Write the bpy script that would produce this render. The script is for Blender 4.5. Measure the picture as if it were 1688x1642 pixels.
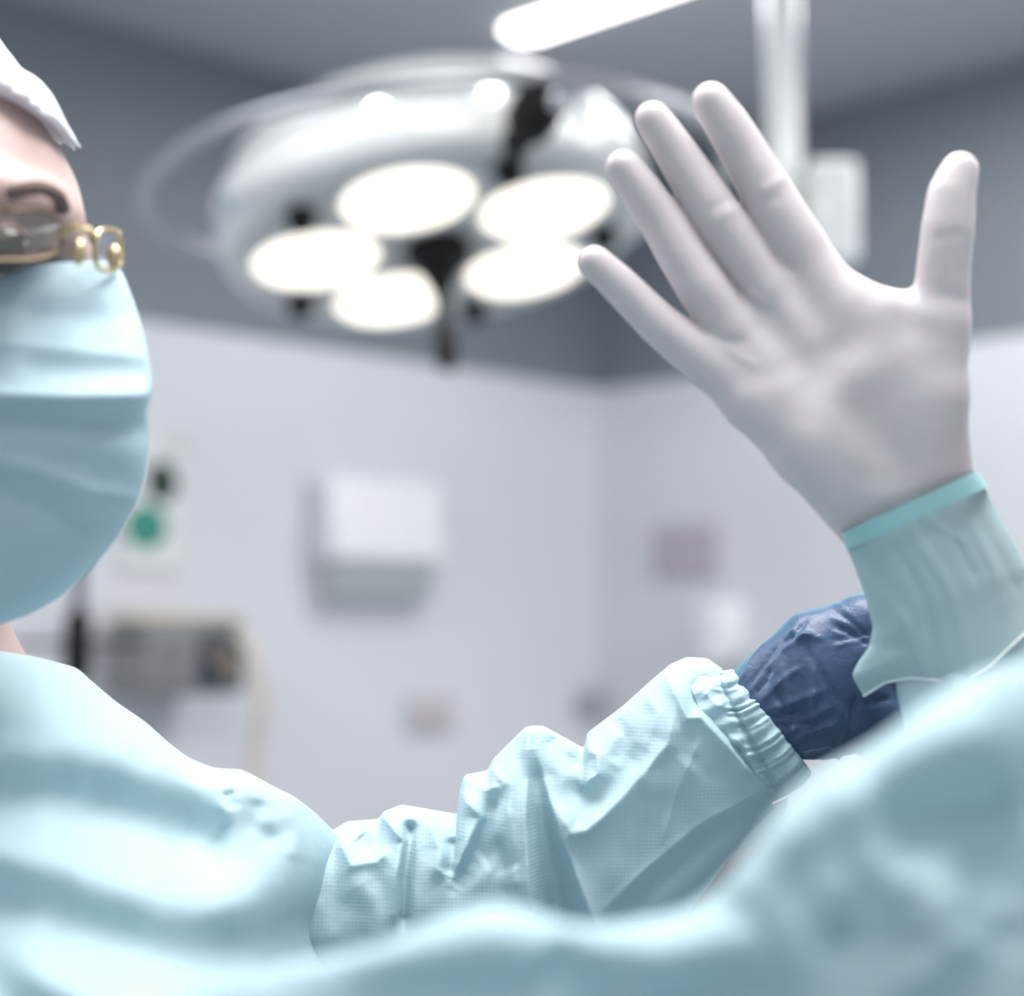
import bpy, bmesh, math, random
import numpy as np
from mathutils import Matrix, Vector
random.seed(4)
SC = bpy.context.scene
for o in list(bpy.data.objects): bpy.data.objects.remove(o)

# ------------------------------------------------------------------ camera, light, exposure
F, CX, CY, CAMZ = 2798.0, 844.0, 821.0, 1.45
PITCH = math.radians(4.37)
cam_d = bpy.data.cameras.new('camera'); cam = bpy.data.objects.new('camera', cam_d)
SC.collection.objects.link(cam); SC.camera = cam
cam.location = (0, 0, CAMZ); cam.rotation_euler = (math.pi/2 + PITCH, 0, 0)
cam_d.sensor_width = 36; cam_d.lens = F/1688*36; cam_d.sensor_fit = 'HORIZONTAL'
cam_d.clip_start = .02
cam_d.dof.use_dof = True; cam_d.dof.focus_distance = 0.95; cam_d.dof.aperture_fstop = 2.6
SC.view_settings.view_transform = 'Standard'; SC.view_settings.look = 'None'
SC.view_settings.gamma = 1; SC.view_settings.use_curve_mapping = False
SC.view_settings.exposure = 0.0
SC.cycles.use_denoising = True
SC.cycles.max_bounces = 8; SC.cycles.diffuse_bounces = 4; SC.cycles.transparent_max_bounces = 12
SC.cycles.sample_clamp_indirect = 6
SC.cycles.caustics_reflective = False; SC.cycles.caustics_refractive = False

w = bpy.data.worlds.new('world'); SC.world = w; w.use_nodes = True
w.node_tree.nodes['Background'].inputs[0].default_value = (.80, .90, 1.0, 1)
w.node_tree.nodes['Background'].inputs[1].default_value = 0.62

def area(name, loc, target, size, energy, col=(1, 1, 1), size_y=None):
    l = bpy.data.lights.new(name, 'AREA'); l.energy = energy; l.color = col
    l.shape = 'RECTANGLE'; l.size = size; l.size_y = size_y or size
    o = bpy.data.objects.new(name, l); SC.collection.objects.link(o)
    o.location = loc; o.rotation_euler = (Vector(target)-Vector(loc)).to_track_quat('-Z', 'Y').to_euler()
    return o
area('overhead_area_light', (.12, .80, 2.70), (.10, .78, 0), 1.1, 47, (1, .985, .97), .8)  # unseen key light over the people, no panel modelled here
area('overhead_area_light', (-.1, -.25, 2.68), (.05, .8, .9), 1.1, 9, (1, .99, .98), .5)  # unseen light added above the camera to shade the folds
area('overhead_area_light', (2.0, 2.3, 2.68), (2.2, 2.6, 0), 1.2, 50, (1, .99, .98), .5)  # unseen light added to brighten the lower right wall
area('overhead_area_light', (-1.5, 1.5, 2.68), (-1.0, 2.2, 0), 1.2, 30, (.97, .98, 1), .5)  # unseen light added on the left, without a fixture
area('overhead_area_light', (.45, 3.2, 2.68), (.45, 3.2, 0), .9, 12, (1, 1, 1), .2)

# ------------------------------------------------------------------ frames and helpers
cp, sp = math.cos(PITCH), math.sin(PITCH)
def cam2world(X, Y, D):
    X, Y, D = np.broadcast_arrays(np.asarray(X, float), np.asarray(Y, float), np.asarray(D, float))
    return np.stack([X, D*cp - Y*sp, CAMZ + D*sp + Y*cp], -1)
def PW(px, py, d):                      # point at distance d along the view axis
    px, py, d = np.asarray(px, float), np.asarray(py, float), np.asarray(d, float)
    return cam2world((px-CX)/F*d, (CY-py)/F*d, d)
def proj(v):
    x = v[:, 0]; y = v[:, 1]; z = v[:, 2]-CAMZ
    D = y*cp + z*sp; Y = -y*sp + z*cp
    return CX + x/D*F, CY - Y/D*F, D

def M(name, col, rough=.5, metal=0, emit=0, ecol=None, bump=0, bscale=60, var=0, vscale=8, **kw):
    m = bpy.data.materials.new(name); m.use_nodes = True
    nt = m.node_tree; b = nt.nodes['Principled BSDF']
    b.inputs['Base Color'].default_value = (*col, 1)
    b.inputs['Roughness'].default_value = rough; b.inputs['Metallic'].default_value = metal
    for k, v in kw.items(): b.inputs[k.replace('_', ' ')].default_value = v
    if emit:
        b.inputs['Emission Color'].default_value = (*(ecol or col), 1); b.inputs['Emission Strength'].default_value = emit
    tc = nt.nodes.new('ShaderNodeTexCoord')
    if var:
        n = nt.nodes.new('ShaderNodeTexNoise'); n.inputs['Scale'].default_value = vscale; n.inputs['Detail'].default_value = 4
        nt.links.new(tc.outputs['Object'], n.inputs['Vector'])
        r = nt.nodes.new('ShaderNodeValToRGB')
        r.color_ramp.elements[0].position = .3; r.color_ramp.elements[1].position = .7
        r.color_ramp.elements[0].color = (*[c*(1-var) for c in col], 1); r.color_ramp.elements[1].color = (*[min(1, c*(1+var)) for c in col], 1)
        nt.links.new(n.outputs['Fac'], r.inputs['Fac']); nt.links.new(r.outputs['Color'], b.inputs['Base Color'])
    if bump:
        n = nt.nodes.new('ShaderNodeTexNoise'); n.inputs['Scale'].default_value = bscale; n.inputs['Detail'].default_value = 6
        nt.links.new(tc.outputs['Object'], n.inputs['Vector'])
        bn = nt.nodes.new('ShaderNodeBump'); bn.inputs['Strength'].default_value = bump; bn.inputs['Distance'].default_value = .002
        nt.links.new(n.outputs['Fac'], bn.inputs['Height']); nt.links.new(bn.outputs['Normal'], b.inputs['Normal'])
    return m

def cloth(name, col, trans=.3, dots=True, alpha=0, tcol=None):
    m = M(name, col, .75, Specular_IOR_Level=.25)
    nt = m.node_tree; b = nt.nodes['Principled BSDF']; out = nt.nodes['Material Output']
    tc = nt.nodes.new('ShaderNodeTexCoord')
    n = nt.nodes.new('ShaderNodeTexNoise'); n.inputs['Scale'].default_value = 110; n.inputs['Detail'].default_value = 5
    nt.links.new(tc.outputs['Object'], n.inputs['Vector'])
    bn = nt.nodes.new('ShaderNodeBump'); bn.inputs['Strength'].default_value = .25; bn.inputs['Distance'].default_value = .0015
    nt.links.new(n.outputs['Fac'], bn.inputs['Height'])
    nrm = bn.outputs['Normal']
    if dots:                            # embossed bonding dots of the non-woven fabric
        v = nt.nodes.new('ShaderNodeTexVoronoi'); v.inputs['Scale'].default_value = 480; v.inputs['Randomness'].default_value = .12
        nt.links.new(tc.outputs['Object'], v.inputs['Vector'])
        b2 = nt.nodes.new('ShaderNodeBump'); b2.inputs['Strength'].default_value = .35; b2.inputs['Distance'].default_value = .0006
        nt.links.new(v.outputs['Distance'], b2.inputs['Height']); nt.links.new(nrm, b2.inputs['Normal']); nrm = b2.outputs['Normal']
    nt.links.new(nrm, b.inputs['Normal'])
    t = nt.nodes.new('ShaderNodeBsdfTranslucent'); t.inputs['Color'].default_value = (*(tcol or col), 1); nt.links.new(nrm, t.inputs['Normal'])
    mx = nt.nodes.new('ShaderNodeMixShader'); mx.inputs[0].default_value = trans
    nt.links.new(b.outputs[0], mx.inputs[1]); nt.links.new(t.outputs[0], mx.inputs[2]); last = mx
    if alpha:
        tr = nt.nodes.new('ShaderNodeBsdfTransparent'); m2 = nt.nodes.new('ShaderNodeMixShader'); m2.inputs[0].default_value = alpha
        nt.links.new(mx.outputs[0], m2.inputs[1]); nt.links.new(tr.outputs[0], m2.inputs[2]); last = m2
    nt.links.new(last.outputs[0], out.inputs['Surface'])
    return m

def mesh(name, verts, faces, mat, parent=None, smooth=True):
    me = bpy.data.meshes.new(name)
    me.from_pydata([tuple(v) for v in verts], [], [tuple(int(i) for i in f) for f in faces]); me.update()
    if smooth: me.polygons.foreach_set('use_smooth', [True]*len(me.polygons))
    me.materials.append(mat)
    o = bpy.data.objects.new(name, me); SC.collection.objects.link(o)
    if parent: o.parent = parent; o.matrix_parent_inverse = parent.matrix_basis.inverted()
    return o
def bm_obj(name, bm, mat, parent=None, smooth=True, local=False, bevel=0):
    if bevel:
        bmesh.ops.bevel(bm, geom=[e for e in bm.edges if e.calc_face_angle(0) > .6], offset=bevel, segments=3, affect='EDGES', profile=.5)
    me = bpy.data.meshes.new(name); bm.to_mesh(me); bm.free()
    if smooth:
        me.polygons.foreach_set('use_smooth', [True]*len(me.polygons))
        try: me.set_sharp_from_angle(angle=math.radians(40))
        except Exception: pass
    me.materials.append(mat)
    o = bpy.data.objects.new(name, me); SC.collection.objects.link(o)
    if parent:
        o.parent = parent
        if not local: o.matrix_parent_inverse = parent.matrix_basis.inverted()
    return o
def box(bm, x0, x1, y0, y1, z0, z1):
    r = bmesh.ops.create_cube(bm, size=1)
    for v in r['verts']: v.co = Vector((x0+(v.co.x+.5)*(x1-x0), y0+(v.co.y+.5)*(y1-y0), z0+(v.co.z+.5)*(z1-z0)))
    return r['verts']
def boxbm(*a):
    bm = bmesh.new(); box(bm, *a); return bm
def lathe(prof, n=64, bm=None, mat4=None):
    bm = bm or bmesh.new(); rings = []
    for r, z in prof:
        if r < 1e-6: rings.append([bm.verts.new((0, 0, z))]); continue
        rings.append([bm.verts.new((r*math.cos(2*math.pi*i/n), r*math.sin(2*math.pi*i/n), z)) for i in range(n)])
    for a, b in zip(rings, rings[1:]):
        for i in range(n):
            j = (i+1) % n
            if len(a) == 1 and len(b) == 1: continue
            if len(a) == 1: bm.faces.new((a[0], b[i], b[j]))
            elif len(b) == 1: bm.faces.new((a[i], b[0], a[j]))
            else: bm.faces.new((a[i], b[i], b[j], a[j]))
    if mat4:
        vs = [v for r in rings for v in r]
        for v in vs: v.co = mat4 @ v.co
    bmesh.ops.recalc_face_normals(bm, faces=bm.faces)
    return bm
def sweep(pts, r, n=12, closed=False, bm=None):
    bm = bm or bmesh.new(); P = [Vector(p) for p in pts]; N = len(P); rings = []
    up = Vector((0.13, .2, 1)).normalized()
    for i, p in enumerate(P):
        t = (P[(i+1) % N]-P[i-1]) if closed else (P[min(i+1, N-1)]-P[max(i-1, 0)])
        t.normalize(); a = t.cross(up).normalized(); b = a.cross(t)
        rr = r[i] if hasattr(r, '__len__') else r
        rings.append([bm.verts.new(p + rr*(math.cos(2*math.pi*k/n)*a + math.sin(2*math.pi*k/n)*b)) for k in range(n)])
    for i in range(N if closed else N-1):
        A, B = rings[i], rings[(i+1) % N]
        for k in range(n): bm.faces.new((A[k], A[(k+1) % n], B[(k+1) % n], B[k]))
    if not closed: bm.faces.new(rings[0][::-1]); bm.faces.new(rings[-1])
    bmesh.ops.recalc_face_normals(bm, faces=bm.faces)
    return bm
def empty(name, loc=(0, 0, 0), mw=None):
    o = bpy.data.objects.new(name, None); SC.collection.objects.link(o); o.empty_display_size = .05
    if mw is not None: o.matrix_world = mw; o.matrix_basis = mw
    else: o.location = loc; o.matrix_basis = Matrix.Translation(loc)
    return o
def tag(o, label, cat, group=None):
    o['label'] = label; o['category'] = cat
    if group: o['group'] = group
    return o
def struct(o): o['kind'] = 'structure'; return o
def catmull(pts, k=8):
    P = np.array(pts, float); out = []
    P = np.vstack([2*P[0]-P[1], P, 2*P[-1]-P[-2]])
    for i in range(1, len(P)-2):
        for t in np.linspace(0, 1, k, endpoint=False):
            a, b, c, d = P[i-1:i+3]
            out.append(.5*((2*b)+(c-a)*t+(2*a-5*b+4*c-d)*t*t+(3*b-a-3*c+d)*t**3))
    out.append(P[-2]); return np.array(out)

# ---- relief folds: ridges and valleys along polylines, in the picture's units at the cloth's distance
def fold_field(px, py, folds):
    h = np.zeros_like(px)
    for f in folds:
        pts, wd, amp = f[0], f[1], f[2]; kind = f[3] if len(f) > 3 else 't'
        P = np.array(pts, float); L = np.r_[0, np.cumsum(np.hypot(*np.diff(P, axis=0).T))]
        best = np.full(px.shape, 1e9); tb = np.zeros_like(px)
        for i in range(len(P)-1):
            a, b = P[i], P[i+1]; ab = b-a; l2 = ab@ab
            t = np.clip(((px-a[0])*ab[0]+(py-a[1])*ab[1])/l2, 0, 1)
            d = np.hypot(px-a[0]-t*ab[0], py-a[1]-t*ab[1])
            mk = d < best; best = np.where(mk, d, best); tb = np.where(mk, (L[i]+t*math.sqrt(l2))/L[-1], tb)
        e = f[4] if len(f) > 4 else 'b'
        tp = np.ones_like(px)
        if e in 'bs': tp *= np.clip(.25+tb/.2, 0, 1)
        if e in 'be': tp *= np.clip(.25+(1-tb)/.2, 0, 1)
        if kind == 't': pr = np.exp(-np.sqrt(best**2+(.25*wd)**2)/wd + .25)
        else: pr = np.exp(-(best/wd)**2)
        h += amp*pr*tp
    return h
def vnoise(px, py, s, seed):
    rs = np.random.RandomState(seed); g = rs.rand(64, 64)
    x, y = px/s+100, py/s+100; xi, yi = np.floor(x).astype(int), np.floor(y).astype(int); fx, fy = x-xi, y-yi
    fx = fx*fx*(3-2*fx); fy = fy*fy*(3-2*fy); q = lambda i, j: g[i % 64, j % 64]
    return (q(xi, yi)*(1-fx)+q(xi+1, yi)*fx)*(1-fy)+(q(xi, yi+1)*(1-fx)+q(xi+1, yi+1)*fx)*fy-.5

def drape(sections, nu, nf, nb, folds=(), smooth=2, noise=(), pw=1.0, extra=None, cap=True, flat=4.0):
    """closed hull of cloth: each section = (ax,ay, bx,by, da, db, Rfront, Rback) runs from edge a to edge b"""
    S = np.array(sections, float)
    mid = (S[:, :2]+S[:, 2:4])/2; L = np.r_[0, np.cumsum(np.hypot(*np.diff(S[:, :2], axis=0).T)*.6+np.hypot(*np.diff(mid, axis=0).T)*.4)]
    u = np.linspace(0, L[-1], nu); R = np.stack([np.interp(u, L, S[:, k]) for k in range(S.shape[1])], 1)
    for _ in range(smooth):
        R[1:-1] = .25*R[:-2]+.5*R[1:-1]+.25*R[2:]
    th = np.r_[np.linspace(0, math.pi, nf), np.linspace(math.pi, 2*math.pi, nb+2)[1:-1]]
    s = (1-np.cos(th))/2; sn = np.sin(th)
    s = s[None]*np.ones((nu, 1)); sn = sn[None]*np.ones((nu, 1)); c = lambda k: R[:, k][:, None]
    px = c(0)*(1-s)+c(2)*s; py = c(1)*(1-s)+c(3)*s; d = c(4)*(1-s)+c(5)*s
    a = np.abs(sn)**pw
    sc = d/F
    d = d - np.where(sn >= 0, c(6)*a, -c(7)*a)*sc
    front = sn > 0
    h = fold_field(px, py, folds) if len(folds) else np.zeros_like(px)
    for (nsx, amp, seed, kx, ky) in noise: h = h + amp*vnoise(px*kx, py*ky, nsx, seed)
    if extra is not None: h = h + extra(px, py, u[:, None]/L[-1]+0*s, s)
    d = d - np.where(front, np.minimum(1, sn*flat), 0)*h*sc
    V = PW(px, py, d).reshape(-1, 3); nv = len(th); Fc = []
    for i in range(nu-1):
        b0 = i*nv; b1 = b0+nv
        for j in range(nv):
            k = (j+1) % nv; Fc.append((b0+j, b1+j, b1+k, b0+k))
    if cap:
        Fc.append(tuple(range(nv))); Fc.append(tuple(range((nu-1)*nv, nu*nv))[::-1])
    return V, Fc

# ---- organic bodies: smooth-blended tapering limbs polygonised on a grid
def cone(G, a, b, ra, rb):
    a = np.array(a); b = np.array(b); ab = b-a; l2 = ab@ab
    dx, dy, dz = G[0]-a[0], G[1]-a[1], G[2]-a[2]
    t = np.clip((dx*ab[0]+dy*ab[1]+dz*ab[2])/l2, 0, 1)
    return np.sqrt((dx-t*ab[0])**2+(dy-t*ab[1])**2+(dz-t*ab[2])**2)-(ra+t*(rb-ra))
def ball(G, a, r):
    r = np.atleast_1d(r)
    if len(r) == 1: return np.sqrt(sum((G[i]-a[i])**2 for i in range(3)))-r[0]
    k = np.sqrt(sum(((G[i]-a[i])/r[i])**2 for i in range(3))); return (k-1)*min(r)
def smin(a, b, k):
    h = np.clip(.5+.5*(b-a)/k, 0, 1); return b*(1-h)+a*h-k*h*(1-h)
def ssub(a, b, k): return -smin(-a, b, k)
def nets(val, X, Y, Z):
    sg = val < 0; nx, ny, nz = val.shape
    cs = [(i, j, k) for i in (0, 1) for j in (0, 1) for k in (0, 1)]
    sl = lambda A, c: A[c[0]:nx-1+c[0], c[1]:ny-1+c[1], c[2]:nz-1+c[2]]
    cnt = sum(sl(sg, c).astype(np.int8) for c in cs)
    act = (cnt > 0) & (cnt < 8); I, J, K = np.nonzero(act); n = len(I)
    idx = -np.ones(act.shape, np.int64); idx[I, J, K] = np.arange(n)
    acc = np.zeros((n, 3)); num = np.zeros(n)
    ax = [X, Y, Z]
    for c in cs:
        for a in range(3):
            if c[a] == 1: continue
            e = list(c); e[a] = 1
            v0 = val[I+c[0], J+c[1], K+c[2]]; v1 = val[I+e[0], J+e[1], K+e[2]]
            m = (v0 < 0) != (v1 < 0); t = np.where(m, v0/np.where(m, v0-v1, 1), 0)
            p0 = np.stack([X[I+c[0]], Y[J+c[1]], Z[K+c[2]]], 1); p1 = np.stack([X[I+e[0]], Y[J+e[1]], Z[K+e[2]]], 1)
            acc += np.where(m[:, None], p0+(p1-p0)*t[:, None], 0); num += m
    V = acc/num[:, None]; Q = []
    for a in range(3):
        b, c = (a+1) % 3, (a+2) % 3
        lo = [slice(None)]*3; hi = [slice(None)]*3; lo[a] = slice(0, -1); hi[a] = slice(1, None)
        for q in (b, c): lo[q] = hi[q] = slice(1, -1)
        s0 = sg[tuple(lo)]; s1 = sg[tuple(hi)]
        ii = np.nonzero(s0 != s1); flip = s0[ii]
        base = [x.copy() for x in ii]; base[b] = base[b]+1; base[c] = base[c]+1
        def cell(db, dc):
            q = [x.copy() for x in base]; q[b] = q[b]-db; q[c] = q[c]-dc; return idx[q[0], q[1], q[2]]
        A = np.stack([cell(1, 1), cell(0, 1), cell(0, 0), cell(1, 0)], 1)
        A[~flip] = A[~flip][:, ::-1]; Q.append(A)
    return V, np.vstack(Q)
def relax(V, Q, it=2, lam=.5):
    for _ in range(it):
        s = np.zeros_like(V); n = np.zeros(len(V))
        for k in range(4):
            a, b = Q[:, k], Q[:, (k+1) % 4]
            np.add.at(s, a, V[b]); np.add.at(n, a, 1); np.add.at(s, b, V[a]); np.add.at(n, b, 1)
        V = V+lam*(s/n[:, None]-V)
    return V
def vnorm(V, Q):
    fn = np.cross(V[Q[:, 2]]-V[Q[:, 0]], V[Q[:, 3]]-V[Q[:, 1]]); N = np.zeros_like(V)
    for k in range(4): np.add.at(N, Q[:, k], fn)
    return N/np.maximum(1e-12, np.linalg.norm(N, axis=1))[:, None]
def grid(X, Y, Z): return [X[:, None, None].astype(np.float32), Y[None, :, None].astype(np.float32), Z[None, None, :].astype(np.float32)]
def ax(a, b, s): return np.arange(a, b+s, s)
def chain(G, pts, k=None):              # pts: (px,py,d,r_px)
    v = None
    for p, q in zip(pts, pts[1:]):
        c = cone(G, PW(*p[:3]), PW(*q[:3]), p[3]*p[2]/F, q[3]*q[2]/F)
        v = c if v is None else (np.minimum(v, c) if k is None else smin(v, c, k))
    return v

# ------------------------------------------------------------------ materials
m_gown = cloth('gown_fabric', (.53, .70, .76), .30)
m_gown2 = cloth('gown_fabric_smooth', (.53, .70, .76), .30, dots=False)
m_sheer = cloth('sheer_gown_lining', (.62, .74, .77), .45, alpha=.25)
m_mask = cloth('mask_fabric', (.46, .61, .68), .15, dots=False)
m_cap = cloth('cap_fabric', (.86, .87, .92), .2, dots=False)
m_skin = M('skin', (.40, .29, .27), .5, Subsurface_Weight=.15, Subsurface_Scale=.01, bump=.1, bscale=200)
m_latex = M('latex_glove', (.55, .505, .52), .45, Subsurface_Weight=.12, Subsurface_Scale=.006, Specular_IOR_Level=.4, var=.05, vscale=30, bump=.06, bscale=160)
m_gold = M('gold_frame', (.62, .48, .28), .32, 1)
m_dark = M('black_plastic', (.008, .008, .009), .5, Specular_IOR_Level=.2)
m_brow = M('dark_hair', (.15, .10, .09), .8)
m_white = M('white_plastic', (.80, .80, .82), .35)
m_lampw = M('lamp_enamel', (.80, .815, .81), .3, Coat_Weight=.3)
m_lampf = M('lamp_face_enamel', (.70, .73, .735), .4)
m_chrome = M('chrome', (.85, .86, .88), .12, 1)
m_steel = M('brushed_steel', (.45, .46, .48), .35, .8)
m_lens = M('lit_lens', (1, .95, .86), .3, emit=1.8, ecol=(1, .93, .80))
m_glint = M('glint_emission', (1, 1, 1), .3, emit=9)  # emission that stands in for glints on the lamp housing
m_panel = M('lit_diffuser', (1, 1, 1), .4, emit=6, ecol=(1, .99, .97))

# ------------------------------------------------------------------ room
CN = np.array([.243, 4.66]); UL = np.array([-.700, -.714]); UR = np.array([.714, -.700]); H = 2.735
def wall_mat(name):
    m = bpy.data.materials.new(name); m.use_nodes = True; nt = m.node_tree; b = nt.nodes['Principled BSDF']
    tc = nt.nodes.new('ShaderNodeTexCoord'); sx = nt.nodes.new('ShaderNodeSeparateXYZ'); nt.links.new(tc.outputs['Object'], sx.inputs[0])
    gt = nt.nodes.new('ShaderNodeMath'); gt.operation = 'GREATER_THAN'; gt.inputs[1].default_value = 2.107; nt.links.new(sx.outputs['Z'], gt.inputs[0])
    n = nt.nodes.new('ShaderNodeTexNoise'); n.inputs['Scale'].default_value = 3; nt.links.new(tc.outputs['Object'], n.inputs['Vector'])
    r1 = nt.nodes.new('ShaderNodeValToRGB'); r1.color_ramp.elements[0].color = (.62, .63, .67, 1); r1.color_ramp.elements[1].color = (.66, .67, .71, 1)
    r2 = nt.nodes.new('ShaderNodeValToRGB'); r2.color_ramp.elements[0].color = (.17, .195, .225, 1); r2.color_ramp.elements[1].color = (.19, .215, .245, 1)
    nt.links.new(n.outputs['Fac'], r1.inputs[0]); nt.links.new(n.outputs['Fac'], r2.inputs[0])
    mx = nt.nodes.new('ShaderNodeMix'); mx.data_type = 'RGBA'
    nt.links.new(gt.outputs[0], mx.inputs[0]); nt.links.new(r1.outputs[0], mx.inputs[6]); nt.links.new(r2.outputs[0], mx.inputs[7])
    nt.links.new(mx.outputs[2], b.inputs['Base Color']); b.inputs['Roughness'].default_value = .55
    return m
mw_ = wall_mat('two_tone_wall')
m_ceil = M('ceiling_paint', (.50, .52, .55), .7, var=.02, vscale=3)
m_floor = M('vinyl_floor', (.35, .38, .40), .3, var=.1, vscale=6)
def ML(s=0, z=0, gap=0): # frame on the left wall: x right, y into wall, z up, s metres from the corner
    p = CN+UL*s+UR*gap; return Matrix(((-UL[0], -UR[0], 0, p[0]), (-UL[1], -UR[1], 0, p[1]), (0, 0, 1, z), (0, 0, 0, 1)))
def MR(s=0, z=0):
    p = CN+UR*s; return Matrix(((UR[0], -UL[0], 0, p[0]), (UR[1], -UL[1], 0, p[1]), (0, 0, 1, z), (0, 0, 0, 1)))
def wobj(name, bm, mat, mtx):
    o = bm_obj(name, bm, mat, smooth=False); o.matrix_world = mtx; return struct(o)
wobj('wall_left', boxbm(-6.2, .1, 0, .1, 0, H), mw_, ML())
wobj('wall_right', boxbm(0, 6.2, 0, .1, 0, H), mw_, MR())
wobj('floor', boxbm(-6.2, 0, -6.2, 0, -.1, 0), m_floor, ML())
wobj('ceiling', boxbm(-6.2, .1, -6.2, .1, H, H+.1), m_ceil, ML())
wobj('baseboard_left', boxbm(-6.2, -.015, -.015, 0, 0, .1), m_steel, ML())
wobj('baseboard_right', boxbm(.015, 6.2, -.015, 0, 0, .1), m_steel, MR())
def hit(px, py, wall):
    r = PW(px, py, 1)-np.array([0, 0, CAMZ]); n = -UR if wall == 'L' else -UL   # into the wall
    n = -n
    n = np.array(n); t = (CN@n)/(r[:2]@n); p = r*t
    s = (p[:2]-CN)@(UL if wall == 'L' else UR)
    return s, p[2]+CAMZ
def wrect(x0, y0, x1, y1, wall):       # rectangle on a wall: centre s, bottom z, width, height
    cy = (y0+y1)/2; a, _ = hit(x0, cy, wall); b, _ = hit(x1, cy, wall); xm = (x0+x1)/2
    return (a+b)/2, hit(xm, y1, wall)[1], abs(a-b), hit(xm, y0, wall)[1]-hit(xm, y1, wall)[1]
def wroot(name, rect, wall):
    s, z, wd, ht = rect; return empty(name, mw=(ML(s, z, .004) if wall == 'L' else MR(s, z))), wd, ht

# ceiling lights
def ceiling_light(sx, sy, L, W, label, lit=True):
    p = CN+UR*sx+UL*sy
    e = empty('ceiling_light', mw=Matrix(((UR[0], -UL[0], 0, p[0]), (UR[1], -UL[1], 0, p[1]), (0, 0, 1, H), (0, 0, 0, 1))))
    bm = bmesh.new(); box(bm, -.004, L+.004, -W/2-.004, W/2+.004, -.006, 0)
    bm_obj('frame', bm, m_white, e, local=True, bevel=.002)
    bm = bmesh.new(); vs = box(bm, 0, L, -W/2, W/2, -.016, -.004)
    bmesh.ops.bevel(bm, geom=[x for x in bm.edges if abs(x.verts[0].co.z-x.verts[1].co.z) > .005], offset=W*.35, segments=6, affect='EDGES', profile=.5)
    bm_obj('diffuser', bm, m_panel, e, local=True, smooth=False)
    tag(e, label, 'light'); return e
q = PW(845, 50, 1)-np.array([0, 0, CAMZ]); q = q*((H-CAMZ)/q[2]); rel = q[:2]-CN
ceiling_light(rel@UR, rel@UL, 1.25, .095, 'glowing white ceiling light with rounded end above the surgical lamp')

# ------------------------------------------------------------------ surgical lamp
LD = 2.72
n_ = Vector((.15, -.195, -.965)).normalized()
lc = Vector(PW(722, 412, LD)); zax = -n_; xax = (Vector((1, 0, 0))-zax*zax.x).normalized(); yax = zax.cross(xax)
LM = Matrix(((xax.x, yax.x, zax.x, lc.x), (xax.y, yax.y, zax.y, lc.y), (xax.z, yax.z, zax.z, lc.z), (0, 0, 0, 1)))
lamp = empty('surgical_light', mw=LM)
tag(lamp, 'big round white surgical lamp with five lit lenses and black centre handle', 'lamp')
def lp(name, bm, mat, parent=lamp, smooth=True): return bm_obj(name, bm, mat, parent, smooth=smooth, local=True)
lp('housing', lathe([(.30, .012), (.322, .004), (.340, .015), (.350, .045), (.351, .085), (.345, .096), (.338, .100), (.338, .108), (.335, .122), (.318, .150), (.290, .176), (.245, .198), (.16, .217), (.08, .224), (0, .226)], 96), m_lampw)
lp('face_plate', lathe([(0, .012), (.15, .008), (.30, .010), (.322, .016)], 96), m_lampf)
lp('rim_band', lathe([(.336, .094), (.344, .098), (.344, .106), (.336, .110)], 96), m_steel)
for k in range(5):
    a = math.radians(115+72*k); c = Vector((.195*math.cos(a), .195*math.sin(a), 0))
    lens = lp('lens', lathe([(0, -.014), (.06, -.012), (.090, -.005), (.099, .004), (.099, .012), (0, .013)], 48, mat4=Matrix.Translation(c)), m_lens)
    lp('lens_ring', lathe([(.098, .0), (.106, -.004), (.113, .004), (.110, .014), (.098, .012)], 48, mat4=Matrix.Translation(c)), m_lampw, lens)
    a2 = math.radians(79+72*k); c2 = Vector((.272*math.cos(a2), .272*math.sin(a2), 0))
    lp('knob', lathe([(0, -.026), (.014, -.025), (.021, -.018), (.022, .0), (.024, .012), (0, .014)], 24, mat4=Matrix.Translation(c2)), m_dark)
hn = lp('handle', lathe([(0, -.205), (.012, -.204), (.018, -.19), (.017, -.15), (.011, -.13), (.014, -.08), (.030, -.045), (.052, -.022), (.056, -.004), (.05, .012), (0, .012)], 32, mat4=Matrix.Rotation(math.radians(4), 4, 'Y')), m_dark)
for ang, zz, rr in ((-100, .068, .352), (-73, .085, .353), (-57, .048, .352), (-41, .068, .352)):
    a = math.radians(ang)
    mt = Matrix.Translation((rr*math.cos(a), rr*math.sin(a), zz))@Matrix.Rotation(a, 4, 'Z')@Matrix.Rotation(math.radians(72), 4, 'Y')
    lp('glint_dot', lathe([(.012, -.01), (.012, .003), (.010, .008), (.005, .010), (0, .0105)], 24, mat4=mt), m_glint)  # emissive dots added in place of reflected glints on the dome
a = math.radians(-152); mt = Matrix.Translation((.349*math.cos(a), .349*math.sin(a), .055))@Matrix.Rotation(a, 4, 'Z')@Matrix.Rotation(math.pi/2, 4, 'Y')
lp('status_label', lathe([(.013, -.004), (.013, .003), (0, .004)], 20, mat4=mt), M('blue_label', (.16, .42, .58), .4))['label'] = 'small round blue sticker'
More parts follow.
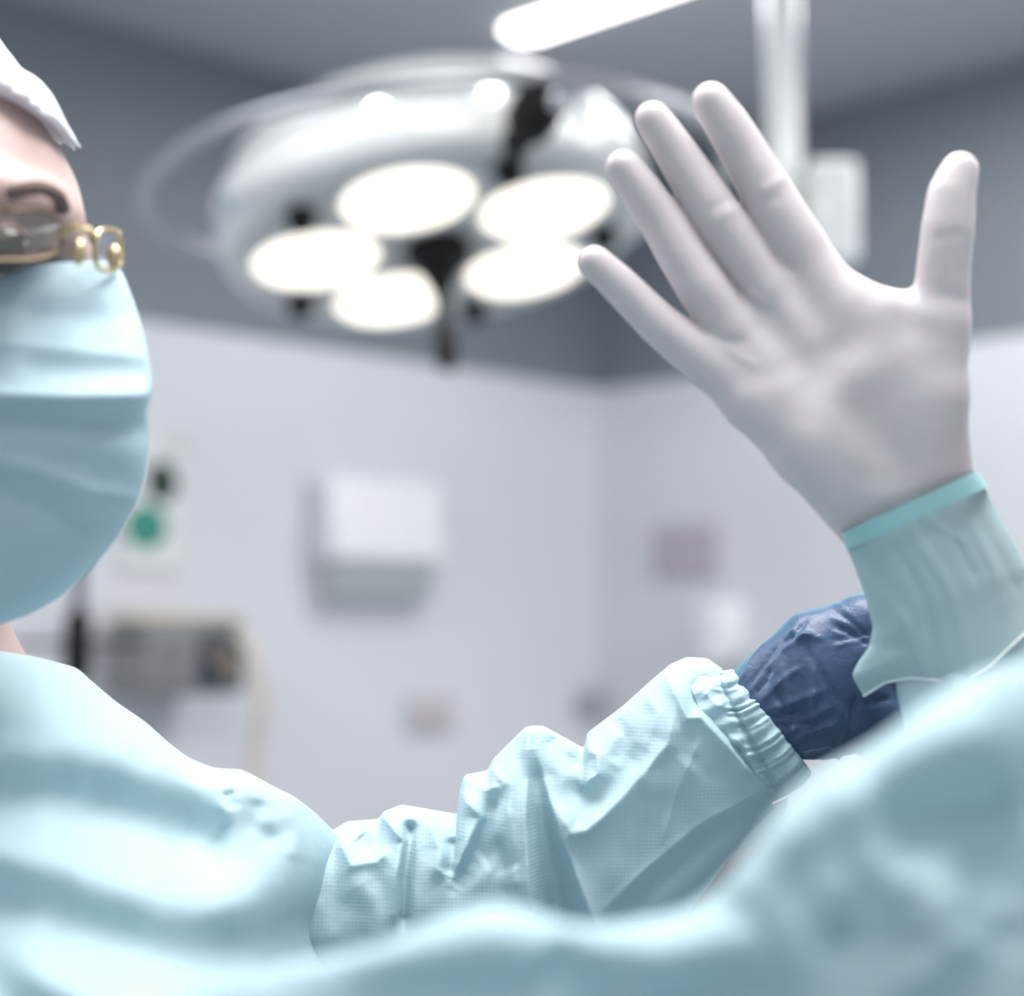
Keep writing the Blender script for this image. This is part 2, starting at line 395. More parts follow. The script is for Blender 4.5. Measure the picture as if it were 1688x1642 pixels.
# yoke hoop
n2 = Vector((.09, -.06, -.99)).normalized(); z2 = -n2; x2 = (Vector((1, 0, 0))-z2*z2.x).normalized(); y2 = z2.cross(x2)
hc = Vector(PW(722, 316, LD)); inv = LM.inverted()
hoop = [inv @ (hc+.462*(math.cos(t)*x2+math.sin(t)*y2)) for t in np.linspace(0, 2*math.pi, 97)[:-1]]
lp('yoke', sweep(hoop, .0125, 12, True), m_steel)
jt = inv @ (hc+.455*(math.cos(math.radians(-70))*x2+math.sin(math.radians(-70))*y2)+Vector((0, 0, -.035)))
rad = Vector((jt.x, jt.y, 0)).normalized()
lp('pivot_joint', sweep([jt-rad*.10, jt-rad*.045, jt-rad*.04, jt-rad*.01, jt+rad*.012, jt+rad*.03], [.022, .022, .036, .038, .036, .026], 24), m_dark)
lp('pivot_cap', lathe([(.018, 0), (.018, .012), (.012, .02), (0, .022)], 20, mat4=Matrix.Translation(jt+rad*.032+Vector((.015, 0, -.01)))@rad.to_track_quat('Z', 'Y').to_matrix().to_4x4()), m_chrome)
# column, bracket and arm to the hoop
cb = Vector(PW(1296, 430, 2.86)); ct = Vector((cb.x-.005, cb.y, H))
ib = lambda v: inv @ Vector(v)
lp('column', sweep([ib(cb), ib(cb.lerp(ct, .5)), ib(ct)], .029, 24), m_lampw)
lp('ceiling_flange', sweep([ib((ct.x, ct.y, H-.05)), ib((ct.x, ct.y, H))], .09, 32), m_lampw)
jb = Vector(PW(1370, 352, 2.86))
bm = bmesh.new(); box(bm, jb.x-.042, jb.x+.042, jb.y-.04, jb.y+.04, jb.z-.088, jb.z+.084)
bmesh.ops.bevel(bm, geom=list(bm.edges), offset=.012, segments=3, affect='EDGES', profile=.5)
for v in bm.verts: v.co = inv @ v.co
lp('joint_box', bm, m_lampw)
he = hc+.462*x2
lp('arm', sweep([ib(p) for p in catmull([cb+Vector((0, 0, .10)), cb+Vector((-.03, -.02, .09)), he+Vector((.03, 0, .01)), he], 6)], .02, 16), m_lampw)

# ------------------------------------------------------------------ things on the walls
e, wd, ht = wroot('paper_towel_dispenser', wrect(505, 792, 690, 1005, 'L'), 'L')
tag(e, 'white paper towel dispenser with grey lower half on the left wall', 'dispenser')
bm_obj('backplate', boxbm(-wd/2, wd/2, -.015, 0, 0, ht), m_white, e, local=True, bevel=.004)
bm = bmesh.new(); vs = box(bm, -wd/2, wd/2, -.10, -.015, ht*.36, ht)
for v in vs:
    if v.co.y < -.05 and v.co.z > ht*.8: v.co.y += .02
bm_obj('cover', bm, m_white, e, local=True, bevel=.016)
bm = bmesh.new(); vs = box(bm, -wd/2+.012, wd/2-.012, -.085, -.015, .02, ht*.37)
for v in vs:
    if v.co.y < -.05 and v.co.z < ht*.1: v.co.y += .03
bm_obj('tray', bm, M('grey_plastic', (.42, .45, .46), .4), e, local=True, bevel=.012)
e, wd, ht = wroot('notice_sheet', wrect(1080, 862, 1190, 952, 'R'), 'R')
tag(e, 'small square notice with rows of faint mauve marks on the right wall', 'notice')
bm_obj('board', boxbm(-wd/2, wd/2, -.012, 0, 0, ht), M('notice_paper', (.56, .52, .57), .7), e, local=True, bevel=.003)
bm = bmesh.new()
for i in range(4):
    for j in range(5): box(bm, -wd/2+wd*(.07+.235*i), -wd/2+wd*(.07+.235*i+.15), -.014, -.0115, ht*(.06+.185*j), ht*(.06+.185*j+.12))
bm_obj('printed_rows', bm, M('notice_ink', (.36, .31, .36), .7), e, local=True, smooth=False)
e, wd, ht = wroot('soap_dispenser', wrect(1182, 990, 1232, 1098, 'R'), 'R')
tag(e, 'slim white soap dispenser on the right wall below the notice', 'dispenser')
bm_obj('body', boxbm(-wd/2, wd/2, -.09, 0, ht*.18, ht), m_white, e, local=True, bevel=.012)
bm_obj('lever', boxbm(-wd*.3, wd*.3, -.105, -.02, ht*.05, ht*.2), m_white, e, local=True, bevel=.006)
for (r, lab, c) in (((668, 1150, 738, 1205), 'pale wall socket plate low on the left wall under the towel dispenser', (.50, .47, .48)),
                    ((945, 1140, 985, 1185), 'small grey wall socket beside the room corner', (.34, .36, .38))):
    e, wd, ht = wroot('wall_socket', wrect(*r, 'L'), 'L'); tag(e, lab, 'socket')
    mm = M('socket_plate', c, .5)
    bm_obj('plate', boxbm(-wd/2, wd/2, -.012, 0, 0, ht), mm, e, local=True, bevel=.004)
    bm_obj('rocker', boxbm(-wd*.3, wd*.3, -.018, -.011, ht*.25, ht*.75), mm, e, local=True, bevel=.003)
e, wd, ht = wroot('poster', wrect(196, 705, 300, 940, 'L'), 'L')
tag(e, 'pale poster with dark green and mid green patches beside the face mask', 'poster')
bm_obj('sheet', boxbm(-wd/2, wd/2, -.008, 0, 0, ht), M('poster_paper', (.68, .70, .70), .6), e, local=True)
for (fx, fz, rx, rz, c, nm) in ((.62, .62, .26, .15, (.01, .03, .02), 'dark_symbol'), (.38, .30, .34, .16, (.03, .24, .18), 'green_symbol'), (.80, .90, .18, .07, (.55, .57, .55), 'grey_symbol')):
    bm = bmesh.new(); bmesh.ops.create_uvsphere(bm, u_segments=24, v_segments=10, radius=1)
    for v in bm.verts: v.co = Vector((-wd/2+wd*fx+v.co.x*wd*rx, -.008+v.co.y*.003, ht*fz+v.co.z*ht*rz))
    bm_obj(nm, bm, M(nm, c, .6), e, local=True)

# patient monitor on a wall arm, drip stand, hose
e, wd, ht = wroot('patient_monitor', wrect(148, 1025, 312, 1142, 'L'), 'L')
tag(e, 'grey patient monitor with dark screen behind the masked person, on the left wall', 'monitor')
m_mon = M('monitor_shell', (.20, .205, .21), .5)
bm_obj('shell', boxbm(-wd/2, wd/2, -.20, -.05, 0, ht), m_mon, e, local=True, bevel=.012)
bm_obj('bracket', boxbm(-wd*.2, wd*.2, -.052, 0, ht*.3, ht*.7), m_steel, e, local=True, bevel=.004)
bm_obj('rail', boxbm(-wd*.55, wd*.5, -.19, -.06, ht, ht*1.10), M('beige_plastic', (.58, .50, .40), .5), e, local=True, bevel=.006)
sc_ = bm_obj('screen', boxbm(wd*.02, wd*.46, -.206, -.198, ht*.10, ht*.88), M('screen_glass', (.025, .035, .055), .25), e, local=True, bevel=.003)
bm = bmesh.new(); vs = [bm.verts.new((x*wd, -.2075, z*ht)) for x, z in ((.05, .70), (.20, .74), (.44, .42), (.42, .16), (.25, .20))]
bm.faces.new(vs); bmesh.ops.solidify(bm, geom=list(bm.faces), thickness=.001)
bm_obj('screen_image', bm, M('screen_tan', (.34, .29, .25), .5), sc_, local=True, smooth=False)
for i in range(4):
    bm_obj('control_button', boxbm(-wd*.36, -wd*.14, -.205, -.198, ht*(.16+.18*i), ht*(.26+.18*i)), M('button_grey', (.20, .20, .22), .5), e, local=True, bevel=.002)
hp = [Vector(PW(p[0]+22, p[1], p[2])) for p in ((372, 1045, 3.45), (392, 1075, 3.42), (405, 1130, 3.42), (408, 1180, 3.42), (400, 1240, 3.43), (402, 1330, 3.42), (395, 1500, 3.42))]
tag(bm_obj('hose', sweep(catmull(hp, 6), .013, 10), M('beige_rubber', (.60, .53, .46), .5)), 'beige hose hanging down right of the patient monitor', 'hose')
bx = PW(128, 1050, 3.1)
st = empty('drip_stand', (bx[0], bx[1], 0)); tag(st, 'dark drip stand with a cross clamp between the mask and the patient monitor', 'stand')
zt = PW(128, 890, 3.1)[2]
bm_obj('pole', sweep([(bx[0], bx[1], .03), (bx[0], bx[1], zt)], .012, 14), M('dark_steel', (.10, .10, .12), .4, .4), st)
bm_obj('clamp', sweep([(bx[0], bx[1], bx[2]-.08), (bx[0], bx[1], bx[2]-.05), (bx[0], bx[1], bx[2]+.03), (bx[0], bx[1], bx[2]+.05)], [.018, .026, .026, .016], 14), m_dark, st)
bm_obj('hook_bar', sweep([(bx[0]-.12, bx[1], bx[2]-.012), (bx[0]+.12, bx[1], bx[2]-.012)], .006, 8), m_dark, st)
for k in range(5):
    a = 2*math.pi*k/5
    bm_obj('leg', sweep([(bx[0], bx[1], .05), (bx[0]+.28*math.cos(a), bx[1]+.28*math.sin(a), .02)], [.016, .010], 10), m_dark, st)
# dark trolley low behind the sleeve
tb = PW(1235, 1560, 2.6)
tr = empty('equipment_trolley', (tb[0], tb[1], 0)); tag(tr, 'dark grey equipment trolley seen below the sleeve in the gap beside the near gown', 'trolley')
m_tr = M('trolley_paint', (.10, .085, .09), .5)
bm_obj('cabinet', boxbm(tb[0]-.16, tb[0]+.2, tb[1]-.2, tb[1]+.2, .10, tb[2]+.16), m_tr, tr, bevel=.01)
for x in (-.13, .17):
    for y in (-.16, .16):
        bm_obj('caster', sweep([(tb[0]+x-.015, tb[1]+y, .045), (tb[0]+x+.015, tb[1]+y, .045)], .045, 18), m_dark, tr)
bm_obj('handle', sweep([(tb[0]-.12, tb[1]-.2, tb[2]), (tb[0]-.12, tb[1]-.24, tb[2]), (tb[0]+.15, tb[1]-.24, tb[2]), (tb[0]+.15, tb[1]-.2, tb[2])], .008, 8), m_steel, tr)

# ================================================================== PERSON with the raised white glove
HD = .85; K = HD/F
fing = [
 [(1172, 167, .852, 33), (1198, 204, .853, 37), (1229, 254, .854, 39.5), (1273, 333, .853, 44), (1311, 394, .853, 46), (1345, 450, .853, 46)],
 [(1076, 197, .853, 31.5), (1110, 246, .854, 35), (1145, 300, .854, 39), (1184, 360, .853, 42), (1227, 421, .853, 42), (1266, 478, .853, 42)],
 [(1027, 276, .852, 30.5), (1061, 321, .853, 35), (1093, 368, .854, 38), (1121, 417, .853, 40), (1160, 477, .852, 43), (1206, 540, .853, 43)],
 [(980, 432, .850, 28.5), (1017, 466, .851, 32), (1052, 501, .852, 33.5), (1088, 536, .852, 36), (1138, 576, .852, 40), (1175, 605, .853, 40)],
 [(1582, 281, .838, 32), (1576, 298, .838, 36), (1568, 322, .838, 40), (1563, 375, .838, 44), (1556, 436, .84, 44), (1551, 500, .843, 47), (1543, 570, .846, 52)]]
def hand_b(G, off=0):
    fs = None
    for c in fing:
        v = chain(G, c); fs = v if fs is None else smin(fs, v, 3*K)
    mc = [chain(G, [(1345, 458, .853, 43), (1430, 610, .848, 56), (1515, 800, .866, 74)], 20*K),
          chain(G, [(1266, 480, .853, 40), (1385, 640, .85, 56), (1490, 800, .866, 74)], 20*K),
          chain(G, [(1208, 545, .853, 40), (1345, 690, .85, 58), (1470, 820, .866, 76)], 20*K),
          chain(G, [(1168, 598, .853, 39), (1240, 660, .852, 48), (1335, 738, .85, 64), (1462, 850, .866, 84)], 20*K),
          chain(G, [(1368, 474, .851, 36), (1455, 512, .847, 36), (1545, 522, .845, 42)], 14*K),
          chain(G, [(1545, 540, .843, 50), (1536, 650, .845, 57), (1532, 740, .859, 62), (1526, 815, .870, 70)], 20*K),
          chain(G, [(1400, 520, .850, 42), (1500, 600, .849, 54), (1512, 690, .850, 60)], 20*K),
          chain(G, [(1300, 660, .853, 44), (1380, 740, .853, 56)], 20*K)]
    v = mc[0]
    for c in mc[1:]: v = smin(v, c, 36*K)
    v = smin(v, fs, 12*K)
    arm = smin(chain(G, [(1470, 838, .868, 80), (1512, 915, .870, 58), (1560, 1000, .876, 42), (1620, 1100, .88, 30)]),
               chain(G, [(1524, 812, .868, 80), (1560, 885, .870, 58), (1595, 975, .876, 42), (1640, 1080, .88, 30)]), 20*K)
    return smin(v, arm, 20*K)+off
P0 = PW([930, 1780], [960, 90], [.85, .85]); s_ = .0017
X = ax(P0[0, 0]-.005, P0[1, 0], s_); Y = ax(.76, .93, s_); Z = ax(P0[0, 2], P0[1, 2]+.01, s_); G = grid(X, Y, Z)
val = hand_b(G)
# trim below the glove's wrist line
a, b = PW(1392, 905, .85), PW(1612, 800, .85); dv = (b-a)/np.linalg.norm(b-a); nn = np.array([dv[2], 0, -dv[0]])
val = np.maximum(val, (G[0]-a[0])*nn[0]+(G[2]-a[2])*nn[2])
V, Q = nets(val, X, Y, Z); V = relax(V, Q, 6)
N = vnorm(V, Q); px, py, dd = proj(V)
toC = -(V-np.array([0, 0, CAMZ])); toC /= np.linalg.norm(toC, axis=1)[:, None]; fr = np.clip((N*toC).sum(1)*2, 0, 1)
gl_folds = [([(1212, 470), (1235, 495), (1275, 520)], 7, -5, 'g'), ([(1225, 478), (1262, 500)], 5, 4, 'g'), ([(1160, 540), (1185, 556), (1235, 565)], 7, -4, 'g'),
            ([(1190, 572), (1250, 605)], 8, 3, 'g'), ([(1270, 412), (1290, 432), (1315, 448)], 6, -4, 'g'),
            ([(1252, 318), (1285, 298), (1310, 290)], 9, 3.5, 'g'), ([(1238, 345), (1290, 322)], 10, -3, 'g'), ([(1170, 372), (1200, 352), (1225, 340)], 8, 2.5, 'g'),
            ([(1160, 352), (1205, 325)], 8, -2.5, 'g'), ([(1535, 395), (1590, 385)], 8, -2, 'g'), ([(1545, 480), (1596, 500)], 12, -4, 'g'),
            ([(1395, 560), (1340, 640), (1330, 720)], 26, -5, 'g'), ([(1460, 560), (1440, 660), (1450, 760)], 28, -6, 'g'), ([(1190, 640), (1300, 610), (1390, 560)], 20, -3, 'g'),
            ([(1390, 800), (1450, 820), (1540, 790)], 12, 3, 'g'), ([(1400, 850), (1480, 850), (1580, 790)], 9, -3, 'g')]
V = V+N*(fold_field(px, py, gl_folds)*fr*K*.55)[:, None]
pB = empty('person', (.30, .66, 0))
tag(pB, 'person in pale teal gown close to the camera, raising one hand in a white glove', 'person')
glove = mesh('glove', V, Q, m_latex, pB); glove['label'] = 'white latex glove'

# glove cuff (stretched latex) over the gown cuff
m_cuff = cloth('thin_latex_cuff', (.50, .66, .69), .25, dots=False, alpha=.12)
cs = [(1388, 886, 1612, 782, .865, .865), (1392, 895, 1616, 790, .866, .866), (1408, 930, 1640, 838, .869, .869), (1428, 985, 1668, 888, .871, .870), (1440, 1035, 1692, 935, .873, .871),
      (1434, 1066, 1694, 958, .877, .87), (1414, 1094, 1698, 984, .882, .868), (1405, 1114, 1702, 1008, .886, .866), (1424, 1147, 1706, 1030, .89, .864)]
def rimcut(px, py, u, s): return 0*px
cf = [([(1500, 870), (1560, 960), (1600, 1060)], 9, 4, 'g'), ([(1470, 890), (1520, 980), (1540, 1060)], 10, -4, 'g'), ([(1590, 840), (1640, 940), (1660, 1020)], 8, 4, 'g'), ([(1440, 960), (1500, 1040), (1530, 1110)], 12, 4, 'g'),
      ([(1560, 860), (1610, 960)], 7, -4, 'g'), ([(1620, 860), (1680, 980)], 9, -4, 'g'), ([(1412, 1105), (1450, 1075), (1500, 1060)], 16, -6, 'g'), ([(1450, 1135), (1480, 1080), (1490, 1000)], 14, 4, 'g'),
      ([(1480, 850), (1540, 870)], 6, -2, 'g'), ([(1520, 850), (1600, 900)], 6, 3, 'g')]
S = [(c[0], c[1], c[2], c[3], c[4], c[5], 95-2*i, 90) for i, c in enumerate(cs)]
V, Fc = drape(S, 110, 80, 50, cf, smooth=6, cap=False, noise=[(60, 3, 5, 1, .5)])
# pull the rim up between its ends so that the opening arches
px, py, dd = proj(V); nv = 130; u = np.repeat(np.linspace(0, 1, 110), nv)
lift = np.interp(px, [1424, 1460, 1500, 1540, 1580, 1630, 1680, 1706], [0, 8, -2, -22, -44, -38, -12, 0])*np.clip((u-.6)/.4, 0, 1)**1.5
V = PW(px, py-lift, dd)
gc = mesh('glove_cuff', V, Fc, m_cuff, glove); gc['label'] = 'thin stretched glove cuff'
sol = gc.modifiers.new('thickness', 'SOLIDIFY'); sol.thickness = .0006; sol.offset = 0
# rolled rim at the opening
ring = V.reshape(110, nv, 3)[-1]
bm = sweep([tuple(p) for p in ring[::2]], .0008, 8, True); bm_obj('rolled_rim', bm, M('rim_latex', (.75, .80, .80), .35), glove)
# hem of the gown cuff showing through the glove
hs = [(1386, 880, 1612, 776, .858, .856, 99, 90), (1398, 906, 1630, 803, .862, .860, 98, 90)]
V, Fc = drape(hs, 12, 70, 40, cap=False); mesh('glove_hem', V, Fc, M('teal_band', (.30, .56, .58), .6, bump=.1, bscale=100), glove)['label'] = 'teal gown hem showing through the latex'

# gown of this person: shoulder and arm close to the camera
FG = .51
top = [(180, 1700), (300, 1648), (420, 1602), (520, 1580), (600, 1563), (650, 1548), (700, 1524), (760, 1499), (805, 1486), (850, 1490), (890, 1506), (930, 1522), (985, 1528), (1050, 1519), (1115, 1506), (1160, 1486), (1205, 1442),
       (1255, 1376), (1300, 1312), (1345, 1276), (1395, 1250), (1445, 1222), (1500, 1180), (1545, 1148), (1590, 1122), (1640, 1100), (1690, 1094), (1780, 1085), (1900, 1090), (2050, 1150), (2250, 1180), (2500, 1300), (2700, 1500), (2800, 1750)]
S = [(x, y, x*.95+60, 2500, FG+.03, FG-.02, 110 if x > 400 else 60, 260 if x < 1100 else min(1500, 260+(x-1100)*2)) for x, y in top]
ff = [([(1190, 1480), (1270, 1400), (1380, 1370)], 60, 30, 'g'), ([(1330, 1340), (1430, 1310), (1540, 1230), (1660, 1190)], 60, 40, 'g'),
      ([(1440, 1370), (1560, 1345), (1690, 1330)], 60, -55, 'g'), ([(1290, 1420), (1390, 1440), (1440, 1500)], 55, -26, 'g'),
      ([(1330, 1500), (1440, 1430), (1540, 1440), (1580, 1560)], 55, 40, 'g'), ([(1370, 1530), (1400, 1550)], 26, -30, 'g'),
      ([(1610, 1400), (1640, 1480), (1620, 1560)], 50, -40, 'g'), ([(1690, 1480), (1590, 1550), (1480, 1640)], 26, 24, 'g'),
      ([(560, 1590), (700, 1560), (820, 1540), (900, 1560), (1000, 1560), (1120, 1550)], 55, 40, 'g'), ([(900, 1560), (960, 1625), (980, 1680)], 45, -40, 'g'),
      ([(620, 1640), (800, 1640), (900, 1650)], 40, -18, 'g'), ([(1040, 1600), (1130, 1570), (1260, 1560)], 50, 26, 'g'), ([(1050, 1660), (1200, 1640), (1320, 1660)], 45, -36, 'g')]
ff = [(f[0], f[1]*1.2, f[2]*1.45, f[3]) for f in ff]
V, Fc = drape(S, 200, 130, 40, ff, smooth=3, pw=.8, noise=[(140, 14, 11, 1, 1), (70, 3, 12, 1, 1)])
gownB = mesh('gown', V, Fc, m_gown2, pB); gownB['label'] = 'pale teal surgical gown'
# raised sleeve behind the cuff
sl = [(1492, 1040, 1680, 950, .874, .872, 50, 60), (1474, 1128, 1720, 1040, .874, .870, 56, 70), (1488, 1185, 1780, 1110, .870, .866, 70, 80), (1520, 1340, 1880, 1230, .85, .84, 120, 110), (1600, 1560, 2000, 1400, .82, .80, 140, 120), (1750, 1800, 2150, 1560, .80, .78, 150, 120)]
V, Fc = drape(sl, 90, 70, 40, [([(1560, 1080), (1600, 1200), (1640, 1400)], 20, 10), ([(1640, 1060), (1690, 1040), (1760, 1100)], 18, 12)], smooth=8, noise=[(60, 10, 21, 1, .5)])
mesh('sleeve', V, Fc, m_gown2, gownB)
# skirt of the gown
def skirt(cx, cy, rx, ry, z0, z1, mat, parent, name='skirt'):
    nzs, nt = 24, 96; Vs = []; Fs = []
    for i in range(nzs):
        t = i/(nzs-1); z = z0+(z1-z0)*t
        for k in range(nt):
            a = 2*math.pi*k/nt; g = 1+.12*t+.035*t*math.sin(7*a+2)+.02*math.sin(13*a+3*t)
            Vs.append((cx+rx*g*math.cos(a), cy+ry*g*math.sin(a), z))
    for i in range(nzs-1):
        for k in range(nt): j = (k+1) % nt; Fs.append((i*nt+k, i*nt+j, (i+1)*nt+j, (i+1)*nt+k))
    o = mesh(name, Vs, Fs, mat, parent); m = o.modifiers.new('thickness', 'SOLIDIFY'); m.thickness = .002; return o
skirt(.26, .72, .20, .15, 1.22, .28, m_gown2, gownB)

# body (one surface from head to feet)
def human(G, head, neck_b, shl, shr, hip, armL, armR, feet, headf):
    v = headf(G)
    h = np.array(head); nb = np.array(neck_b)
    v = smin(v, cone(G, h+np.array((0, 0, -.07)), nb, .055, .062), .03)
    t = smin(cone(G, shl, shr, .06, .06), cone(G, nb+np.array((0, 0, -.10)), np.array(hip), .115, .12), .08)
    v = smin(v, t, .06)
    for ch in (armL, armR):
        a = None
        for (p, r), (p2, r2) in zip(ch, ch[1:]):
            c = cone(G, p, p2, r, r2); a = c if a is None else smin(a, c, .01)
        v = smin(v, a, .03)
    for s, f in zip((-1, 1), feet):
        hp_ = np.array(hip); f = np.array(f); kn = (np.array((hp_[0]+(f[0]-hp_[0])*.8, hp_[1]+(f[1]-hp_[1])*.8, .50)))
        hh = hp_+np.array((f[0]-hp_[0], f[1]-hp_[1], 0))*.7
        v = smin(v, cone(G, hh, kn, .085, .058), .03); v = smin(v, cone(G, kn, f+np.array((0, 0, .09)), .058, .038), .02)
        v = smin(v, cone(G, f+np.array((0, 0, .045)), f+np.array((feetdir[0]*.15, feetdir[1]*.15, .035)), .042, .03), .02)
    return np.maximum(v, .004-G[2])
feetdir = (-.8, .6)
bh = np.array((.43, .72, 1.66))
def headB(G):
    fd = np.array((-.8, .6, -.1))
    v = ball(G, bh+np.array((.01, 0, .03)), [.078, .088, .105]); v = smin(v, ball(G, bh+fd*.035+np.array((0, 0, -.06)), [.055, .055, .065]), .04)
    return smin(v, cone(G, bh+fd*.085+np.array((0, 0, .01)), bh+fd*.105+np.array((0, 0, -.035)), .012, .016), .015)
wr = PW(1580, 960, .876); el = PW(1850, 1560, .89)
zz = np.r_[ax(0, 1.2, .012), ax(1.208, 1.86, .005)]
G = grid(ax(-.12, .64, .007), ax(.40, 1.0, .006), zz)
v = human(G, bh, (.40, .70, 1.47), (.22, .60, 1.36), (.39, .76, 1.33), (.27, .72, .95),
    [((.22, .60, 1.35), .05), ((.14, .58, 1.24), .043), ((.05, .585, 1.20), .035), ((-.02, .58, 1.19), .028)], [((.39, .75, 1.32), .045), (tuple(el), .024), (tuple(wr), .012)],
    [(.20, .66, 0), (.36, .82, 0)], headB)
HB = hand_b(G, .0025)
v = smin(v, np.where(G[2]+0*HB > PW(1500, 980, .84)[2], HB, 1.0), .006)
V, Q = nets(v, ax(-.12, .64, .007), ax(.40, 1.0, .006), zz); mesh('body', relax(V, Q, 1), Q, m_skin, pB)
V, Q = None, None
gx = [ax(.30, .56, .005), ax(.58, .86, .005), ax(1.5, 1.83, .005)]; Gc = grid(*gx)
cv = np.maximum(headB(Gc)-.006, (1.70-Gc[2])+(Gc[0]-.43)*-.25)
V, Q = nets(cv, *gx); mesh('surgical_cap', relax(V, Q, 2), Q, m_cap, pB)
mv = np.maximum(np.maximum(headB(Gc)-.009, Gc[2]-1.665), -(Gc[2]-1.545)); mv = np.maximum(mv, (Gc[0]-.45)*.8-(Gc[1]-.72)*.6)
V, Q = nets(mv, *gx); mesh('face_mask', relax(V, Q, 2), Q, m_mask, pB)

# ================================================================== PERSON with mask, pulling the cuff
pA = empty('person', (-.33, .98, 0))
tag(pA, 'masked person with white cap in pale teal gown, blue glove gripping a white glove cuff', 'person')
AD = .95; KA = AD/F
# sleeve
tops = [(470, 1318, 500, 1660), (548, 1369, 556, 1660), (572, 1354, 585, 1650), (624, 1350, 625, 1650), (632, 1338, 642, 1650), (662, 1326, 668, 1650), (754, 1342, 730, 1650), (757, 1303, 760, 1650), (766, 1277, 776, 1650), (804, 1270, 800, 1650),
        (812, 1252, 816, 1650), (867, 1197, 866, 1650), (895, 1196, 892, 1650), (962, 1233, 948, 1650), (968, 1208, 985, 1640), (1025, 1165, 1050, 1600), (1075, 1120, 1100, 1552), (1105, 1095, 1145, 1492), (1132, 1083, 1195, 1425), (1166, 1085, 1238, 1372), (1190, 1102, 1276, 1332)]
S = [(a, b, c, d, .97, .955, 112 if a < 1000 else 112-(a-1000)*.13, 105) for a, b, c, d in tops]
sf = [([(873, 1198), (867, 1349), (876, 1540)], 13, 32, 't', 'e'), ([(881, 1235), (897, 1360), (928, 1540)], 30, -52, 'g', 's'), ([(886, 1235), (908, 1325), (982, 1530)], 13, 28, 't', 's'),
      ([(906, 1308), (942, 1374), (969, 1369), (1022, 1317), (1102, 1226), (1112, 1150)], 18, 28, 't'), ([(925, 1298), (985, 1322), (1020, 1290), (1060, 1230)], 24, -20, 'g'),
      ([(962, 1228), (986, 1247), (986, 1275), (955, 1300)], 11, 16, 't'), ([(900, 1215), (930, 1250), (960, 1262)], 16, -14, 'g'),
      ([(758, 1306), (792, 1346), (766, 1402), (744, 1450)], 13, 24, 't'), ([(835, 1290), (806, 1345), (778, 1420), (752, 1465)], 15, -28, 'g'), ([(848, 1250), (838, 1330), (846, 1420), (850, 1490)], 13, 18, 't'),
      ([(768, 1282), (800, 1302), (826, 1296)], 10, 12, 't'), ([(808, 1262), (830, 1290), (820, 1330)], 9, 12, 't'), ([(790, 1420), (820, 1400), (842, 1440)], 20, -14, 'g'),
      ([(630, 1340), (665, 1387), (653, 1446), (652, 1540)], 10, 27, 't', 'e'), ([(676, 1366), (668, 1440), (662, 1540)], 11, -34, 'g', 'e'), ([(700, 1334), (726, 1400), (722, 1432), (736, 1452)], 14, 18, 't'),
      ([(745, 1380), (748, 1412), (738, 1444)], 12, -18, 'g'), ([(556, 1378), (580, 1426), (620, 1421), (645, 1398)], 13, 16, 't'), ([(590, 1380), (610, 1400)], 16, -12, 'g'), ([(585, 1440), (620, 1500), (630, 1560)], 22, 10, 'g'),
      ([(1097, 1108), (1121, 1157), (1134, 1184), (1156, 1183), (1205, 1236), (1258, 1297)], 11, 24, 't'), ([(1150, 1115), (1178, 1165), (1225, 1230), (1272, 1300)], 20, -24, 'g'),
      ([(1262, 1300), (1150, 1362), (1060, 1437), (990, 1505)], 9, 9, 't'), ([(1262, 1325), (1160, 1390), (1075, 1465), (1020, 1520)], 22, -16, 'g'), ([(1160, 1205), (1118, 1300), (1090, 1392)], 7, 5, 't'),
      ([(1050, 1300), (1100, 1290), (1140, 1250)], 30, 10, 'g'), ([(1010, 1180), (1030, 1215), (1010, 1260)], 14, -10, 'g'), ([(1060, 1140), (1085, 1175), (1060, 1240)], 12, 8, 't')]
gownA_parts = []
V, Fc = drape(S, 300, 170, 40, sf, smooth=2, noise=[(46, 7, 31, 1, .8), (22, 2, 33, 1, 1)], flat=3)
sleeveA = (V, Fc)
